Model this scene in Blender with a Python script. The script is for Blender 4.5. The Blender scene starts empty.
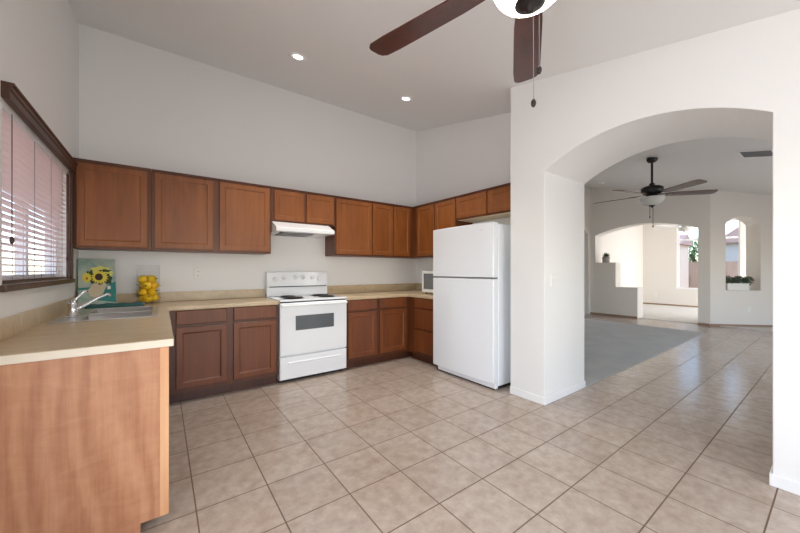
import bpy, bmesh, math, random
from mathutils import Vector, Matrix

random.seed(7)
PI = math.pi
sc = bpy.context.scene
COL = sc.collection
TH = math.radians(36.2)

# ------------------------------------------------------------------ camera, world, sun, daylight, exposure
cd = bpy.data.cameras.new('camera')
cd.sensor_width = 36.0
cd.lens = 326.0 / 800 * 36
cd.shift_y = 3.5 / 800
cd.clip_start = 0.05
cd.clip_end = 200
cam = bpy.data.objects.new('camera', cd)
COL.objects.link(cam)
cam.location = (0, 0, 1.25)
cam.rotation_euler = (PI / 2, 0, -TH)
sc.camera = cam

sc.view_settings.view_transform = 'Standard'
sc.view_settings.look = 'None'
sc.view_settings.gamma = 1
sc.view_settings.exposure = 0.33
sc.cycles.use_denoising = True
sc.cycles.diffuse_bounces = 6
sc.cycles.glossy_bounces = 4
sc.cycles.transparent_max_bounces = 16
sc.cycles.caustics_reflective = False
sc.cycles.caustics_refractive = False
sc.cycles.sample_clamp_indirect = 4.0

w = bpy.data.worlds.new('sky')
sc.world = w
w.use_nodes = True
nt = w.node_tree
nt.nodes.clear()
sky = nt.nodes.new('ShaderNodeTexSky')
sky.sky_type = 'NISHITA'
sky.sun_disc = False
sky.sun_elevation = math.radians(55)
sky.sun_rotation = math.radians(200)
sky.altitude = 300
bg = nt.nodes.new('ShaderNodeBackground')
bg.inputs[1].default_value = 0.55
wo = nt.nodes.new('ShaderNodeOutputWorld')
nt.links.new(sky.outputs[0], bg.inputs[0])
nt.links.new(bg.outputs[0], wo.inputs[0])

sd = bpy.data.lights.new('sun', 'SUN')
sd.energy = 2.2
sd.angle = math.radians(1)
sd.color = (1, .95, .88)
sun = bpy.data.objects.new('sun', sd)
COL.objects.link(sun)
sun.rotation_euler = Vector((-.32, -.12, .95)).to_track_quat('Z', 'Y').to_euler()


def area(name, loc, rot, sx, sy, power, col=(1, 1, 1)):
    d = bpy.data.lights.new(name, 'AREA')
    d.shape = 'RECTANGLE'
    d.size, d.size_y = sx, sy
    d.energy = power
    d.color = col
    o = bpy.data.objects.new(name, d)
    COL.objects.link(o)
    o.location = loc
    o.rotation_euler = rot
    return o


# area lamps as daylight through window openings; the rear window is added fill
area('daylight_patio_door', (-0.86, 0.15, 1.08), (0, -PI / 2, 0), 1.95, 1.55, 48, (.95, .98, .995))
area('fill_rear_window', (1.1, -2.12, 1.1), (PI / 2, 0, 0), 2.3, 1.4, 40, (.95, .98, .995))
area('daylight_living_window', (7.2, -2.12, 1.2), (PI / 2, 0, 0), 3.4, 1.8, 52, (.97, .98, 1))
area('daylight_family_window', (12.9, -1.12, 1.4), (PI / 2, 0, 0), 2.2, 2.0, 165, (.97, .98, 1))


# ------------------------------------------------------------------ helpers
def S(r, g, b):
    f = lambda c: (c / 255 / 12.92) if c / 255 <= .04045 else ((c / 255 + .055) / 1.055) ** 2.4
    return (f(r), f(g), f(b), 1)


class MB:
    def __init__(s):
        s.v, s.f, s.sm = [], [], []

    def add(s, vs, fs, smooth=False):
        n = len(s.v)
        s.v += [tuple(p) for p in vs]
        s.f += [tuple(i + n for i in f) for f in fs]
        s.sm += [smooth] * len(fs)
        return s

    def box(s, x0, x1, y0, y1, z0, z1):
        return s.add([(x0, y0, z0), (x1, y0, z0), (x1, y1, z0), (x0, y1, z0), (x0, y0, z1), (x1, y0, z1), (x1, y1, z1), (x0, y1, z1)],
                     [(0, 3, 2, 1), (4, 5, 6, 7), (0, 1, 5, 4), (1, 2, 6, 5), (2, 3, 7, 6), (3, 0, 4, 7)])

    def prism(s, pts, axis, a, b, smooth=False):
        """extrude a 2D outline along an axis: X -> pts are (y,z), Y -> (x,z), Z -> (x,y)"""
        def P(p, c):
            return {'X': (c, p[0], p[1]), 'Y': (p[0], c, p[1]), 'Z': (p[0], p[1], c)}[axis]
        n = len(pts)
        vs = [P(p, a) for p in pts] + [P(p, b) for p in pts]
        m = len(s.v)
        s.add(vs, [tuple(range(n)), tuple(range(2 * n - 1, n - 1, -1))], False)
        s.add([], [tuple(i - len(s.v) + m for i in (k, n + k, n + (k + 1) % n, (k + 1) % n)) for k in range(n)], smooth)
        return s

    def lathe(s, prof, c=(0, 0, 0), seg=24, M=None, smooth=True):
        vs, fs = [], []
        for r, z in prof:
            for k in range(seg):
                a = 2 * PI * k / seg
                vs.append(Vector((r * math.cos(a), r * math.sin(a), z)))
        if M is not None:
            vs = [M @ v for v in vs]
        vs = [v + Vector(c) for v in vs]
        for j in range(len(prof) - 1):
            for k in range(seg):
                fs.append((j * seg + k, j * seg + (k + 1) % seg, (j + 1) * seg + (k + 1) % seg, (j + 1) * seg + k))
        s.add(vs, fs, smooth)
        n = len(s.v) - len(vs)
        if prof[0][0] > 1e-6:
            s.f.append(tuple(n + k for k in range(seg))[::-1]); s.sm.append(False)
        if prof[-1][0] > 1e-6:
            s.f.append(tuple(n + (len(prof) - 1) * seg + k for k in range(seg))); s.sm.append(False)
        return s

    def tube(s, pts, r, seg=10):
        pts = [Vector(p) for p in pts]
        rs = r if isinstance(r, (list, tuple)) else [r] * len(pts)
        vs, fs = [], []
        up = None
        for i, p in enumerate(pts):
            t = (pts[min(i + 1, len(pts) - 1)] - pts[max(i - 1, 0)]).normalized()
            if up is None:
                up = Vector((0, 0, 1)) if abs(t.z) < .9 else Vector((1, 0, 0))
            a = t.cross(up).normalized()
            b = a.cross(t).normalized()
            up = b
            for k in range(seg):
                q = 2 * PI * k / seg
                vs.append(p + (a * math.cos(q) + b * math.sin(q)) * rs[i])
        for i in range(len(pts) - 1):
            for k in range(seg):
                fs.append((i * seg + k, i * seg + (k + 1) % seg, (i + 1) * seg + (k + 1) % seg, (i + 1) * seg + k))
        fs2 = [tuple(range(seg))[::-1], tuple((len(pts) - 1) * seg + k for k in range(seg))]
        s.add(vs, fs + fs2, True)
        return s

    def ball(s, c, rx, ry, rz, seg=16, rings=10, M=None):
        prof = [(math.sin(PI * j / rings), -math.cos(PI * j / rings)) for j in range(rings + 1)]
        Sm = Matrix.Diagonal((rx, ry, rz))
        if M is not None:
            Sm = M @ Sm
        return s.lathe([(max(r, 1e-7), z) for r, z in prof], c, seg, Sm)

    def rings(s, o, u, v, n, W, H, prof):
        """nested rectangles: prof is a list of (inset, height) from the back edge to the middle"""
        o, u, v, n = map(Vector, (o, u, v, n))
        vs, fs = [], []
        for ins, h in prof:
            for a, b in ((ins, ins), (W - ins, ins), (W - ins, H - ins), (ins, H - ins)):
                vs.append(o + u * a + v * b + n * h)
        for j in range(len(prof) - 1):
            for k in range(4):
                fs.append((j * 4 + k, j * 4 + (k + 1) % 4, (j + 1) * 4 + (k + 1) % 4, (j + 1) * 4 + k))
        m = (len(prof) - 1) * 4
        fs.append((m, m + 1, m + 2, m + 3))
        fs.append((3, 2, 1, 0))
        return s.add(vs, fs)

    def build(s, name, mat, parent=None, bevel=0, local=False, seg=2, angle=40, autosmooth=False):
        off = Vector((0, 0, 0))
        if parent is not None and not local:
            p = parent
            while p is not None:
                off += p.location
                p = p.parent
        me = bpy.data.meshes.new(name)
        me.from_pydata([Vector(v) - off for v in s.v], [], s.f)
        me.polygons.foreach_set('use_smooth', s.sm)
        bm = bmesh.new()
        bm.from_mesh(me)
        bmesh.ops.recalc_face_normals(bm, faces=bm.faces)
        bm.to_mesh(me)
        bm.free()
        me.materials.append(mat)
        me.update()
        o = bpy.data.objects.new(name, me)
        COL.objects.link(o)
        if parent is not None:
            o.parent = parent
        if bevel:
            b = o.modifiers.new('bevel', 'BEVEL')
            b.width = bevel
            b.segments = seg
            b.limit_method = 'ANGLE'
            b.angle_limit = math.radians(angle)
            b.harden_normals = False
        return o


def tag(o, label, cat, group=None):
    o['label'] = label
    o['category'] = cat
    if group:
        o['group'] = group
    return o


def thing(name, label, cat, loc=(0, 0, 0), group=None, rot=(0, 0, 0)):
    o = bpy.data.objects.new(name, None)
    o.empty_display_size = .1
    COL.objects.link(o)
    o.location = loc
    o.rotation_euler = rot
    return tag(o, label, cat, group)


def struct(o, label=None):
    o['kind'] = 'structure'
    if label:
        o['label'] = label
    return o


def dup(root, loc, label, rot=None, group=None):
    def cp(o, parent):
        c = o.copy()
        COL.objects.link(c)
        c.parent = parent
        for ch in [x for x in bpy.data.objects if x.parent == o]:
            cp(ch, c)
        return c
    r = cp(root, None)
    r.location = loc
    if rot is not None:
        r.rotation_euler = rot
    r['label'] = label
    if group:
        r['group'] = group
    return r


# ------------------------------------------------------------------ materials
def mat(name, col, rough=.5, metal=0, spec=.5, emit=None, estr=0, coat=0):
    m = bpy.data.materials.new(name)
    m.use_nodes = True
    b = m.node_tree.nodes['Principled BSDF']
    b.inputs['Base Color'].default_value = col
    b.inputs['Roughness'].default_value = rough
    b.inputs['Metallic'].default_value = metal
    b.inputs['Specular IOR Level'].default_value = spec
    b.inputs['Coat Weight'].default_value = coat
    b.inputs['Coat Roughness'].default_value = .12
    if emit:
        b.inputs['Emission Color'].default_value = emit
        b.inputs['Emission Strength'].default_value = estr
    return m


def nodes(m):
    t = m.node_tree
    return t, t.nodes, t.links, t.nodes['Principled BSDF']


def coords(m, scale=(1, 1, 1), loc=(0, 0, 0)):
    t, N, L, b = nodes(m)
    tc = N.new('ShaderNodeTexCoord')
    mp = N.new('ShaderNodeMapping')
    mp.inputs['Scale'].default_value = scale
    mp.inputs['Location'].default_value = loc
    L.new(tc.outputs['Object'], mp.inputs['Vector'])
    return mp.outputs[0]


def ramp(m, fac, stops):
    t, N, L, b = nodes(m)
    r = N.new('ShaderNodeValToRGB')
    e = r.color_ramp.elements
    e[0].position, e[0].color = stops[0]
    e[1].position, e[1].color = stops[-1]
    for p, c in stops[1:-1]:
        x = e.new(p)
        x.color = c
    L.new(fac, r.inputs[0])
    return r.outputs[0]


def noise(m, vec, scale, detail=4, rough=.5, dist=0):
    t, N, L, b = nodes(m)
    n = N.new('ShaderNodeTexNoise')
    n.inputs['Scale'].default_value = scale
    n.inputs['Detail'].default_value = detail
    n.inputs['Roughness'].default_value = rough
    n.inputs['Distortion'].default_value = dist
    L.new(vec, n.inputs['Vector'])
    return n.outputs[0]


def bump(m, h, strength, dist=.01):
    t, N, L, b = nodes(m)
    u = N.new('ShaderNodeBump')
    u.inputs['Strength'].default_value = strength
    u.inputs['Distance'].default_value = dist
    L.new(h, u.inputs['Height'])
    L.new(u.outputs[0], b.inputs['Normal'])


def mix(m, fac, a, c, mode='MIX'):
    t, N, L, b = nodes(m)
    x = N.new('ShaderNodeMix')
    x.data_type = 'RGBA'
    x.blend_type = mode
    for sock, val in ((x.inputs[0], fac), (x.inputs[6], a), (x.inputs[7], c)):
        if hasattr(val, 'default_value') or hasattr(val, 'is_linked'):
            L.new(val, sock)
        else:
            sock.default_value = val
    return x.outputs[2]


def paint(name, col, rough=.45):
    m = mat(name, col, rough, spec=.35)
    h = noise(m, coords(m), 60, 3, .6)
    bump(m, h, .12, .004)
    return m


def wood(name, dark, midc, light, grain=1.0, rough=.42, coat=.04):
    m = mat(name, midc, rough, coat=coat)
    t, N, L, b = nodes(m)
    v = coords(m, (26 * grain, 26 * grain, 1.6 * grain))
    n1 = noise(m, v, 1.0, 5, .6, .4)
    v2 = coords(m, (3, 3, 1.2))
    n2 = noise(m, v2, 1.0, 3, .55, .8)
    c1 = ramp(m, n1, [(.3, dark), (.52, midc), (.75, light)])
    c2 = ramp(m, n2, [(.3, dark), (.6, light)])
    L.new(mix(m, .38, c1, c2), b.inputs['Base Color'])
    return m


M = {}
M['wall'] = paint('kitchen_wall_paint', S(233, 232, 230))
M['ceil'] = paint('ceiling_paint', S(232, 232, 231), .5)
M['wall2'] = paint('warm_light_wall_paint', S(224, 219, 212))  # wall paint with the warm greyish light of the far rooms mixed in
M['trimw'] = mat('white_trim', S(236, 236, 236), .4)
M['frame'] = mat('white_window_frame', S(235, 236, 238), .35)
M['cab'] = wood('cabinet_wood', S(80, 40, 17), S(96, 50, 22), S(110, 61, 29))
M['cabdoor'] = wood('cabinet_door_wood', S(112, 60, 22), S(130, 73, 28), S(148, 88, 38))
M['cabedge'] = wood('cabinet_edge_wood', S(78, 38, 20), S(92, 47, 26), S(104, 56, 32))
M['base'] = wood('shaded_base_wood', S(94, 46, 18), S(110, 57, 23), S(126, 68, 30))  # same wood as the upper doors, darkened for the weaker light low down
M['baseframe'] = wood('base_frame_wood', S(74, 35, 14), S(88, 44, 18), S(102, 54, 24))  # shaded base tone, a step darker for the frames
M['kick'] = wood('toe_kick_wood', S(62, 30, 15), S(74, 37, 18), S(86, 45, 23))
M['casing'] = wood('dark_window_casing', S(54, 29, 17), S(68, 38, 22), S(84, 48, 28))
M['blade'] = wood('fan_blade_wood', S(46, 16, 10), S(66, 24, 15), S(84, 32, 20), 1.0, .3, .3)
M['pale'] = wood('pale_underside_wood', S(205, 185, 150), S(220, 200, 165), S(230, 212, 180))
M['stripwood'] = wood('pale_edge_strip', S(196, 140, 100), S(212, 160, 118), S(224, 176, 134))
M['white'] = mat('white_enamel', S(238, 240, 242), .22, coat=.3)
M['fridgew'] = mat('white_fridge_finish', S(236, 239, 243), .2, coat=.35)
M['plast'] = mat('white_plastic', S(232, 232, 228), .35)
M['greyp'] = mat('grey_gasket', S(120, 122, 126), .5)
M['steel'] = mat('stainless_steel', S(214, 214, 214), .36, 1)
M['chrome'] = mat('chrome', S(225, 225, 228), .08, 1)
M['black'] = mat('black_metal', S(22, 21, 21), .45)
M['bronze'] = mat('dark_bronze', S(34, 27, 24), .4, .3)
M['dark'] = mat('dark_slot', S(18, 18, 18), .6)
M['ovenglass'] = mat('oven_window_glass', S(96, 100, 104), .12, coat=.3)
M['mwglass'] = mat('microwave_door_glass', S(110, 112, 114), .2)
M['bowlw'] = mat('frosted_glass_bowl', S(205, 205, 200), .35)
M['bowlon'] = mat('lit_glass_bowl', S(250, 245, 230), .3, emit=(1, .93, .78, 1), estr=7)
M['lamp'] = mat('downlight_lamp', S(250, 250, 245), .3, emit=(1, .96, .88, 1), estr=6)
M['lemon'] = mat('lemon_peel', S(244, 200, 20), .4)
M['leafd'] = mat('dark_green_leaf', S(48, 72, 44), .5)
M['leafm'] = mat('green_leaf', S(66, 110, 58), .55)
M['hedge'] = mat('boxwood_leaf', S(40, 66, 42), .6)
M['pot'] = mat('grey_pot', S(170, 162, 154), .6)
M['teal'] = mat('teal_cloth', S(48, 92, 90), .85)
M['canvas_edge'] = mat('canvas_side', S(120, 140, 130), .8)
M['yellow'] = mat('yellow_paint', S(226, 208, 70), .6)
M['yellow2'] = mat('pale_yellow_paint', S(220, 214, 110), .6)
M['brownp'] = mat('brown_paint', S(58, 30, 18), .6)
M['vasep'] = mat('cream_paint', S(206, 190, 160), .6)
M['tealp'] = mat('teal_paint', S(36, 124, 120), .6)
M['greenp'] = mat('green_paint', S(50, 72, 40), .6)
M['whitep'] = mat('white_paint', S(232, 232, 226), .6)
M['tilebase'] = mat('tan_tile_base', S(150, 122, 98), .4)
M['fence'] = wood('fence_boards', S(140, 120, 104), S(156, 136, 120), S(168, 150, 134), .3)
M['stucco'] = paint('outdoor_stucco', S(214, 206, 196), .9)
M['rooft'] = mat('clay_roof_tile', S(150, 128, 122), .8)
M['shed'] = mat('shed_paint', S(192, 180, 164), .8)
M['gravel'] = mat('red_gravel', S(206, 174, 162), .95)
M['tree'] = mat('tree_leaf', S(120, 168, 112), .7)
M['bark'] = mat('tree_bark', S(110, 90, 70), .9)
M['siding'] = mat('pale_blue_siding', S(176, 180, 174), .8)

# bump the peel of the lemons
bump(M['lemon'], noise(M['lemon'], coords(M['lemon']), 180, 2), .2, .002)
bump(M['teal'], noise(M['teal'], coords(M['teal']), 300, 2), .4, .002)

# tiles
def tile_mat():
    m = mat('beige_floor_tile', S(170, 150, 130), .3)
    t, N, L, b = nodes(m)
    T = .35154
    v = coords(m, (1 / T, 1 / T, 1 / T), (-1.20065 / T, -1.63525 / T, 0))
    bt = N.new('ShaderNodeTexBrick')
    bt.offset = 0
    bt.offset_frequency = 1
    bt.squash = 1
    bt.inputs['Scale'].default_value = 1
    bt.inputs['Brick Width'].default_value = 1
    bt.inputs['Row Height'].default_value = 1
    bt.inputs['Mortar Size'].default_value = .011
    bt.inputs['Mortar Smooth'].default_value = .25
    bt.inputs['Bias'].default_value = 0
    bt.inputs['Color1'].default_value = (.35, .35, .35, 1)
    bt.inputs['Color2'].default_value = (.65, .65, .65, 1)
    L.new(v, bt.inputs['Vector'])
    n1 = noise(m, coords(m), 13, 7, .68, .1)
    n2 = noise(m, coords(m), 2.2, 3, .5)
    c = ramp(m, n1, [(.32, S(160, 142, 127)), (.5, S(182, 165, 151)), (.7, S(200, 186, 173))])
    c2 = ramp(m, n2, [(.3, S(170, 150, 132)), (.7, S(192, 178, 166))])
    c = mix(m, .35, c, c2)
    c = mix(m, .12, c, bt.outputs['Color'], 'OVERLAY')
    c = mix(m, bt.outputs['Fac'], c, S(112, 90, 74))
    L.new(c, b.inputs['Base Color'])
    r = ramp(m, n1, [(.3, (.16, .16, .16, 1)), (.7, (.24, .24, .24, 1))])
    r = mix(m, bt.outputs['Fac'], r, (.8, .8, .8, 1))
    L.new(r, b.inputs['Roughness'])
    inv = N.new('ShaderNodeMath')
    inv.operation = 'MULTIPLY_ADD'
    L.new(bt.outputs['Fac'], inv.inputs[0])
    inv.inputs[1].default_value = -1
    ms = N.new('ShaderNodeMath')
    ms.operation = 'MULTIPLY'
    L.new(n1, ms.inputs[0])
    ms.inputs[1].default_value = .25
    L.new(ms.outputs[0], inv.inputs[2])
    bump(m, inv.outputs[0], .35, .004)
    return m


M['tile'] = tile_mat()


def counter_mat():
    m = mat('beige_laminate', S(206, 182, 146), .3)
    t, N, L, b = nodes(m)
    n1 = noise(m, coords(m, (3, 14, 8)), 1.6, 6, .6, .5)
    n2 = noise(m, coords(m), 45, 4, .6)
    c = ramp(m, n1, [(.3, S(178, 154, 120)), (.5, S(194, 172, 138)), (.72, S(208, 188, 156))])
    c = mix(m, .25, c, ramp(m, n2, [(.3, S(166, 140, 106)), (.7, S(212, 194, 164))]))
    L.new(c, b.inputs['Base Color'])
    return m


M['counter'] = counter_mat()
M['splash'] = counter_mat()
M['splash'].name = 'beige_laminate_splash'


M['edge'] = mat('cream_edge', S(222, 212, 194), .35)


def carpet_mat(name, a, c):
    m = mat(name, a, .95, spec=.1)
    t, N, L, b = nodes(m)
    n = noise(m, coords(m), 320, 2, .6)
    n2 = noise(m, coords(m), 3, 3, .5)
    col = mix(m, .5, ramp(m, n, [(.3, a), (.7, c)]), ramp(m, n2, [(.3, a), (.7, c)]))
    L.new(col, b.inputs['Base Color'])
    bump(m, n, .6, .01)
    return m


M['carpet'] = carpet_mat('grey_carpet', S(186, 186, 184), S(208, 208, 205))
M['carpet2'] = carpet_mat('light_carpet', S(210, 205, 198), S(226, 222, 216))


def panel_mat():
    m = mat('cherry_laminate_panel', S(196, 138, 104), .4, coat=.1)
    t, N, L, b = nodes(m)
    v = coords(m, (9, 9, 1.1))
    n1 = noise(m, v, 1.0, 4, .55, 1.2)
    wv = N.new('ShaderNodeTexWave')
    wv.wave_type = 'BANDS'
    wv.bands_direction = 'X'
    wv.inputs['Scale'].default_value = 1.7
    wv.inputs['Distortion'].default_value = 13
    wv.inputs['Detail'].default_value = 3
    wv.inputs['Detail Scale'].default_value = 1.2
    L.new(coords(m, (1.6, 1.6, .35)), wv.inputs['Vector'])
    c = ramp(m, n1, [(.3, S(156, 100, 70)), (.52, S(178, 124, 90)), (.75, S(198, 148, 114))])
    c2 = ramp(m, wv.outputs[0], [(.1, S(142, 86, 56)), (.5, S(178, 124, 88)), (.9, S(206, 158, 124))])
    n3 = noise(m, coords(m, (70, 70, 3.5)), 1.0, 5, .65, .3)
    c3 = ramp(m, n3, [(.3, S(146, 92, 62)), (.5, S(182, 128, 94)), (.7, S(204, 156, 122))])
    n4 = noise(m, coords(m, (5, 5, 9)), 1.0, 4, .6, 2.2)
    c4 = ramp(m, n4, [(.35, S(164, 108, 76)), (.65, S(194, 144, 110))])
    L.new(mix(m, .25, mix(m, .28, mix(m, .42, c, c2), c3), c4), b.inputs['Base Color'])
    return m


M['panel'] = panel_mat()


def thin_glass(name, tint=(1, 1, 1, 1), gl=.08, rough=.02):
    m = bpy.data.materials.new(name)
    m.use_nodes = True
    t = m.node_tree
    t.nodes.clear()
    tr = t.nodes.new('ShaderNodeBsdfTransparent')
    tr.inputs[0].default_value = tint
    g = t.nodes.new('ShaderNodeBsdfGlossy')
    g.inputs['Roughness'].default_value = rough
    fr = t.nodes.new('ShaderNodeLayerWeight')
    fr.inputs[0].default_value = .3
    mu = t.nodes.new('ShaderNodeMath')
    mu.operation = 'MULTIPLY_ADD'
    mu.inputs[1].default_value = .75
    mu.inputs[2].default_value = gl * .4
    pw = t.nodes.new('ShaderNodeMath')
    pw.operation = 'POWER'
    pw.inputs[1].default_value = 3.2
    t.links.new(fr.outputs['Facing'], pw.inputs[0])
    t.links.new(pw.outputs[0], mu.inputs[0])
    mx = t.nodes.new('ShaderNodeMixShader')
    t.links.new(mu.outputs[0], mx.inputs[0])
    t.links.new(tr.outputs[0], mx.inputs[1])
    t.links.new(g.outputs[0], mx.inputs[2])
    o = t.nodes.new('ShaderNodeOutputMaterial')
    t.links.new(mx.outputs[0], o.inputs[0])
    return m


M['glass'] = thin_glass('window_glass')
M['vaseglass'] = thin_glass('clear_vase_glass', (.995, .998, .998, 1), .04)


def slat_mat():
    m = bpy.data.materials.new('white_blind_slat')
    m.use_nodes = True
    t = m.node_tree
    b = t.nodes['Principled BSDF']
    b.inputs['Base Color'].default_value = S(245, 243, 242)
    b.inputs['Roughness'].default_value = .4
    tl = t.nodes.new('ShaderNodeBsdfTranslucent')
    tl.inputs[0].default_value = S(244, 228, 224)
    mx = t.nodes.new('ShaderNodeMixShader')
    mx.inputs[0].default_value = .45
    t.links.new(b.outputs[0], mx.inputs[1])
    t.links.new(tl.outputs[0], mx.inputs[2])
    t.links.new(mx.outputs[0], t.nodes['Material Output'].inputs[0])
    return m


M['slat'] = slat_mat()


def canvas_mat():
    m = mat('painted_canvas', S(150, 170, 160), .6)
    t, N, L, b = nodes(m)
    v = coords(m)
    n = noise(m, v, 7, 4, .6, .6)
    c = ramp(m, n, [(.3, S(120, 152, 146)), (.5, S(160, 178, 166)), (.7, S(186, 190, 172))])
    L.new(c, b.inputs['Base Color'])
    return m


M['canvas'] = canvas_mat()

# ------------------------------------------------------------------ setting
CZ = lambda y: 2.67 + .2135 * y            # the vaulted ceiling
XL, XR, YB, YF = -.63, 3.47, 4.28, -2.0    # kitchen: left wall, right wall, back wall, wall behind the camera
XA0, XA1 = 2.86, 3.645                      # thick arch wall
XF, XF1 = 9.88, 10.24                       # far living wall
YLV = 4.3                                   # left wall of living room
E_ = .02

struct(MB().box(-.8, 14.6, -2.2, 5.8, -.12, 0).build('floor', M['tile']), 'beige ceramic tile floor laid in a square grid')
struct(MB().box(XA1, 8.72, 1.635, YLV, 0, .010).build('floor.001', M['carpet']), 'grey carpet of the living room beyond the arch')
struct(MB().box(XF + .12, 14.3, -1.0, 4.4, 0, .010).build('floor.002', M['carpet2']), 'light carpet of the far room beyond the wide arch')
ceil_ = MB().prism([(-2.2, CZ(-2.2)), (5.8, CZ(5.8)), (5.8, CZ(5.8) + .15), (-2.2, CZ(-2.2) + .15)], 'X', -.8, 14.6)
struct(ceil_.build('ceiling', M['ceil']), 'white vaulted ceiling sloping up to the back')


def slopewall(x0, x1, y0, y1, z0=0.0):
    return MB().prism([(y0, z0), (y1, z0), (y1, CZ(y1) + E_), (y0, CZ(y0) + E_)], 'X', x0, x1)


# left wall with the kitchen window and the patio door
WY0, WY1, WZ0, WZ1 = 2.44, 3.905, 1.175, 2.095
PD0, PD1, PDZ = -.7, 1.0, 2.05
lw = MB()
x0, x1 = XL - .15, XL


def yzpiece(b, x0, x1, y0, y1, z0, z1=None):
    if z1 is None:
        b.prism([(y0, z0), (y1, z0), (y1, CZ(y1) + E_), (y0, CZ(y0) + E_)], 'X', x0, x1)
    else:
        b.box(x0, x1, y0, y1, z0, z1)


yzpiece(lw, x0, x1, YF - .15, PD0, 0)
yzpiece(lw, x0, x1, PD0, PD1, PDZ)
yzpiece(lw, x0, x1, PD1, WY0, 0)
yzpiece(lw, x0, x1, WY0, WY1, 0, WZ0)
yzpiece(lw, x0, x1, WY0, WY1, WZ1)
yzpiece(lw, x0, x1, WY1, YB + .15, 0)
struct(lw.build('wall_left', M['wall']))

bw = MB().box(XL, 3.645, YB, YB + .15, 0, CZ(YB) + E_ * 2)
struct(bw.build('wall_back', M['wall']))
struct(slopewall(XR, 3.645, 2.01, YB).build('wall_right', M['wall']))

# wall behind the camera with an added wide window for the fill lamp
rw = MB()
RX0, RX1, RZ0, RZ1 = -.05, 2.25, .4, 1.8
rw.box(XL, RX0, YF - .15, YF, 0, CZ(YF) + E_)
rw.box(RX1, XA0, YF - .15, YF, 0, CZ(YF) + E_)
rw.box(RX0, RX1, YF - .15, YF, 0, RZ0)
rw.box(RX0, RX1, YF - .15, YF, RZ1, CZ(YF) + E_)
struct(rw.build('wall_front', M['wall']))

# arch wall: one solid outline with the arch cut out
def arc(y0, y1, zs, za, n=28):
    hw = (y1 - y0) / 2
    h = za - zs
    R = (hw * hw + h * h) / (2 * h)
    c = (y0 + y1) / 2
    return [(c + hw * math.cos(PI - PI * k / n), za - R + math.sqrt(max(0, R * R - (hw * math.cos(PI - PI * k / n)) ** 2))) for k in range(n + 1)]


AY0, AY1, AZS, AZA = .25, 1.645, 2.165, 2.372
out = [(YF - .15, 0), (AY0, 0)] + arc(AY0, AY1, AZS, AZA) + [(AY1, 0), (2.01, 0), (2.01, CZ(2.01) + E_), (YF - .15, CZ(YF - .15) + E_)]
struct(MB().prism(out, 'X', XA0, XA1).build('wall_arch', M['wall'], bevel=.012, seg=3, angle=45))

# living room walls
lf = []
FY0, FY1 = 1.985, 4.17
lfo = [(1.78, 0), (FY0, 0)] + arc(FY0, FY1, 2.215, 2.43) + [(FY1, 1.455), (3.66, 1.455), (3.66, .79), (3.158, .79), (3.158, 0), (YLV, 0), (YLV, CZ(YLV) + E_), (1.78, CZ(1.78) + E_)]
struct(MB().prism(lfo, 'X', XF, XF1).build('wall_far', M['wall2']), 'far living room wall with a wide arch and stepped half wall')

# left living wall with an arched passage and the hall behind it
PX0, PX1 = 8.7, 9.77
lo = [(XA1, 0), (PX0, 0)] + arc(PX0, PX1, 2.25, 2.44) + [(PX1, 0), (XF1, 0), (XF1, CZ(YLV) + E_ * 2), (XA1, CZ(YLV) + E_ * 2)]
struct(MB().prism(lo, 'Y', YLV, YLV + .15).build('wall_living_left', M['wall2']))
struct(MB().box(XA1, 10.6, 5.6, 5.75, 0, CZ(5.6) + .05).build('wall_hall', M['wall2']))

# diagonal wall with the arched niche
c0 = Vector((XF, 1.78, 0))
tv = Vector((1, -1, 0)).normalized()
nv = Vector((1, 1, 0)).normalized()
DT = 2.05
NT0, NT1, NZ0, NZS, NZA = .30, .97, .80, 2.27, 2.44
TK = .36


def dbox(b, t0, t1, z0, z1a, z1b=None):
    z1b = z1a if z1b is None else z1b
    vs = []
    for dd in (0, TK):
        for (t, z) in ((t0, z0), (t1, z0), (t1, z1b), (t0, z1a)):
            p = c0 + tv * t + nv * dd
            vs.append((p.x, p.y, z))
    b.add(vs, [(0, 1, 2, 3), (7, 6, 5, 4), (0, 4, 5, 1), (1, 5, 6, 2), (2, 6, 7, 3), (3, 7, 4, 0)])


dz = lambda t: CZ((c0 + tv * t).y) + .12
dw = MB()
dbox(dw, 0, NT0, 0, dz(0), dz(NT0))
dbox(dw, NT1, DT, 0, dz(NT1), dz(DT))
dbox(dw, NT0, NT1, 0, NZ0)
ap = arc(NT0, NT1, NZS, NZA, 16)
for k in range(len(ap) - 1):
    (ta, za), (tb, zb) = ap[k], ap[k + 1]
    vs = []
    for dd in (0, TK):
        for (t, z) in ((ta, za), (tb, zb), (tb, dz(tb)), (ta, dz(ta))):
            p = c0 + tv * t + nv * dd
            vs.append((p.x, p.y, z))
    dw.add(vs, [(0, 1, 2, 3), (7, 6, 5, 4), (0, 4, 5, 1), (2, 6, 7, 3)])
struct(dw.build('wall_diagonal', M['wall2']), 'diagonal wall with an arched see-through niche')
e1 = c0 + tv * DT
struct(slopewall(e1.x, e1.x + .36, -2.15, e1.y + .02).build('wall_living_far_right', M['wall2']))

# living room wall on the right with its windows
lr = MB()
GX0, GX1, GZ0, GZ1 = 5.4, 9.0, .3, 2.05
lr.box(XA1, GX0, YF - .15, YF, 0, CZ(YF) + E_)
lr.box(GX1, e1.x, YF - .15, YF, 0, CZ(YF) + E_)
lr.box(GX0, GX1, YF - .15, YF, 0, GZ0)
lr.box(GX0, GX1, YF - .15, YF, GZ1, CZ(YF) + E_)
struct(lr.build('wall_living_right', M['wall2']))

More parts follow.
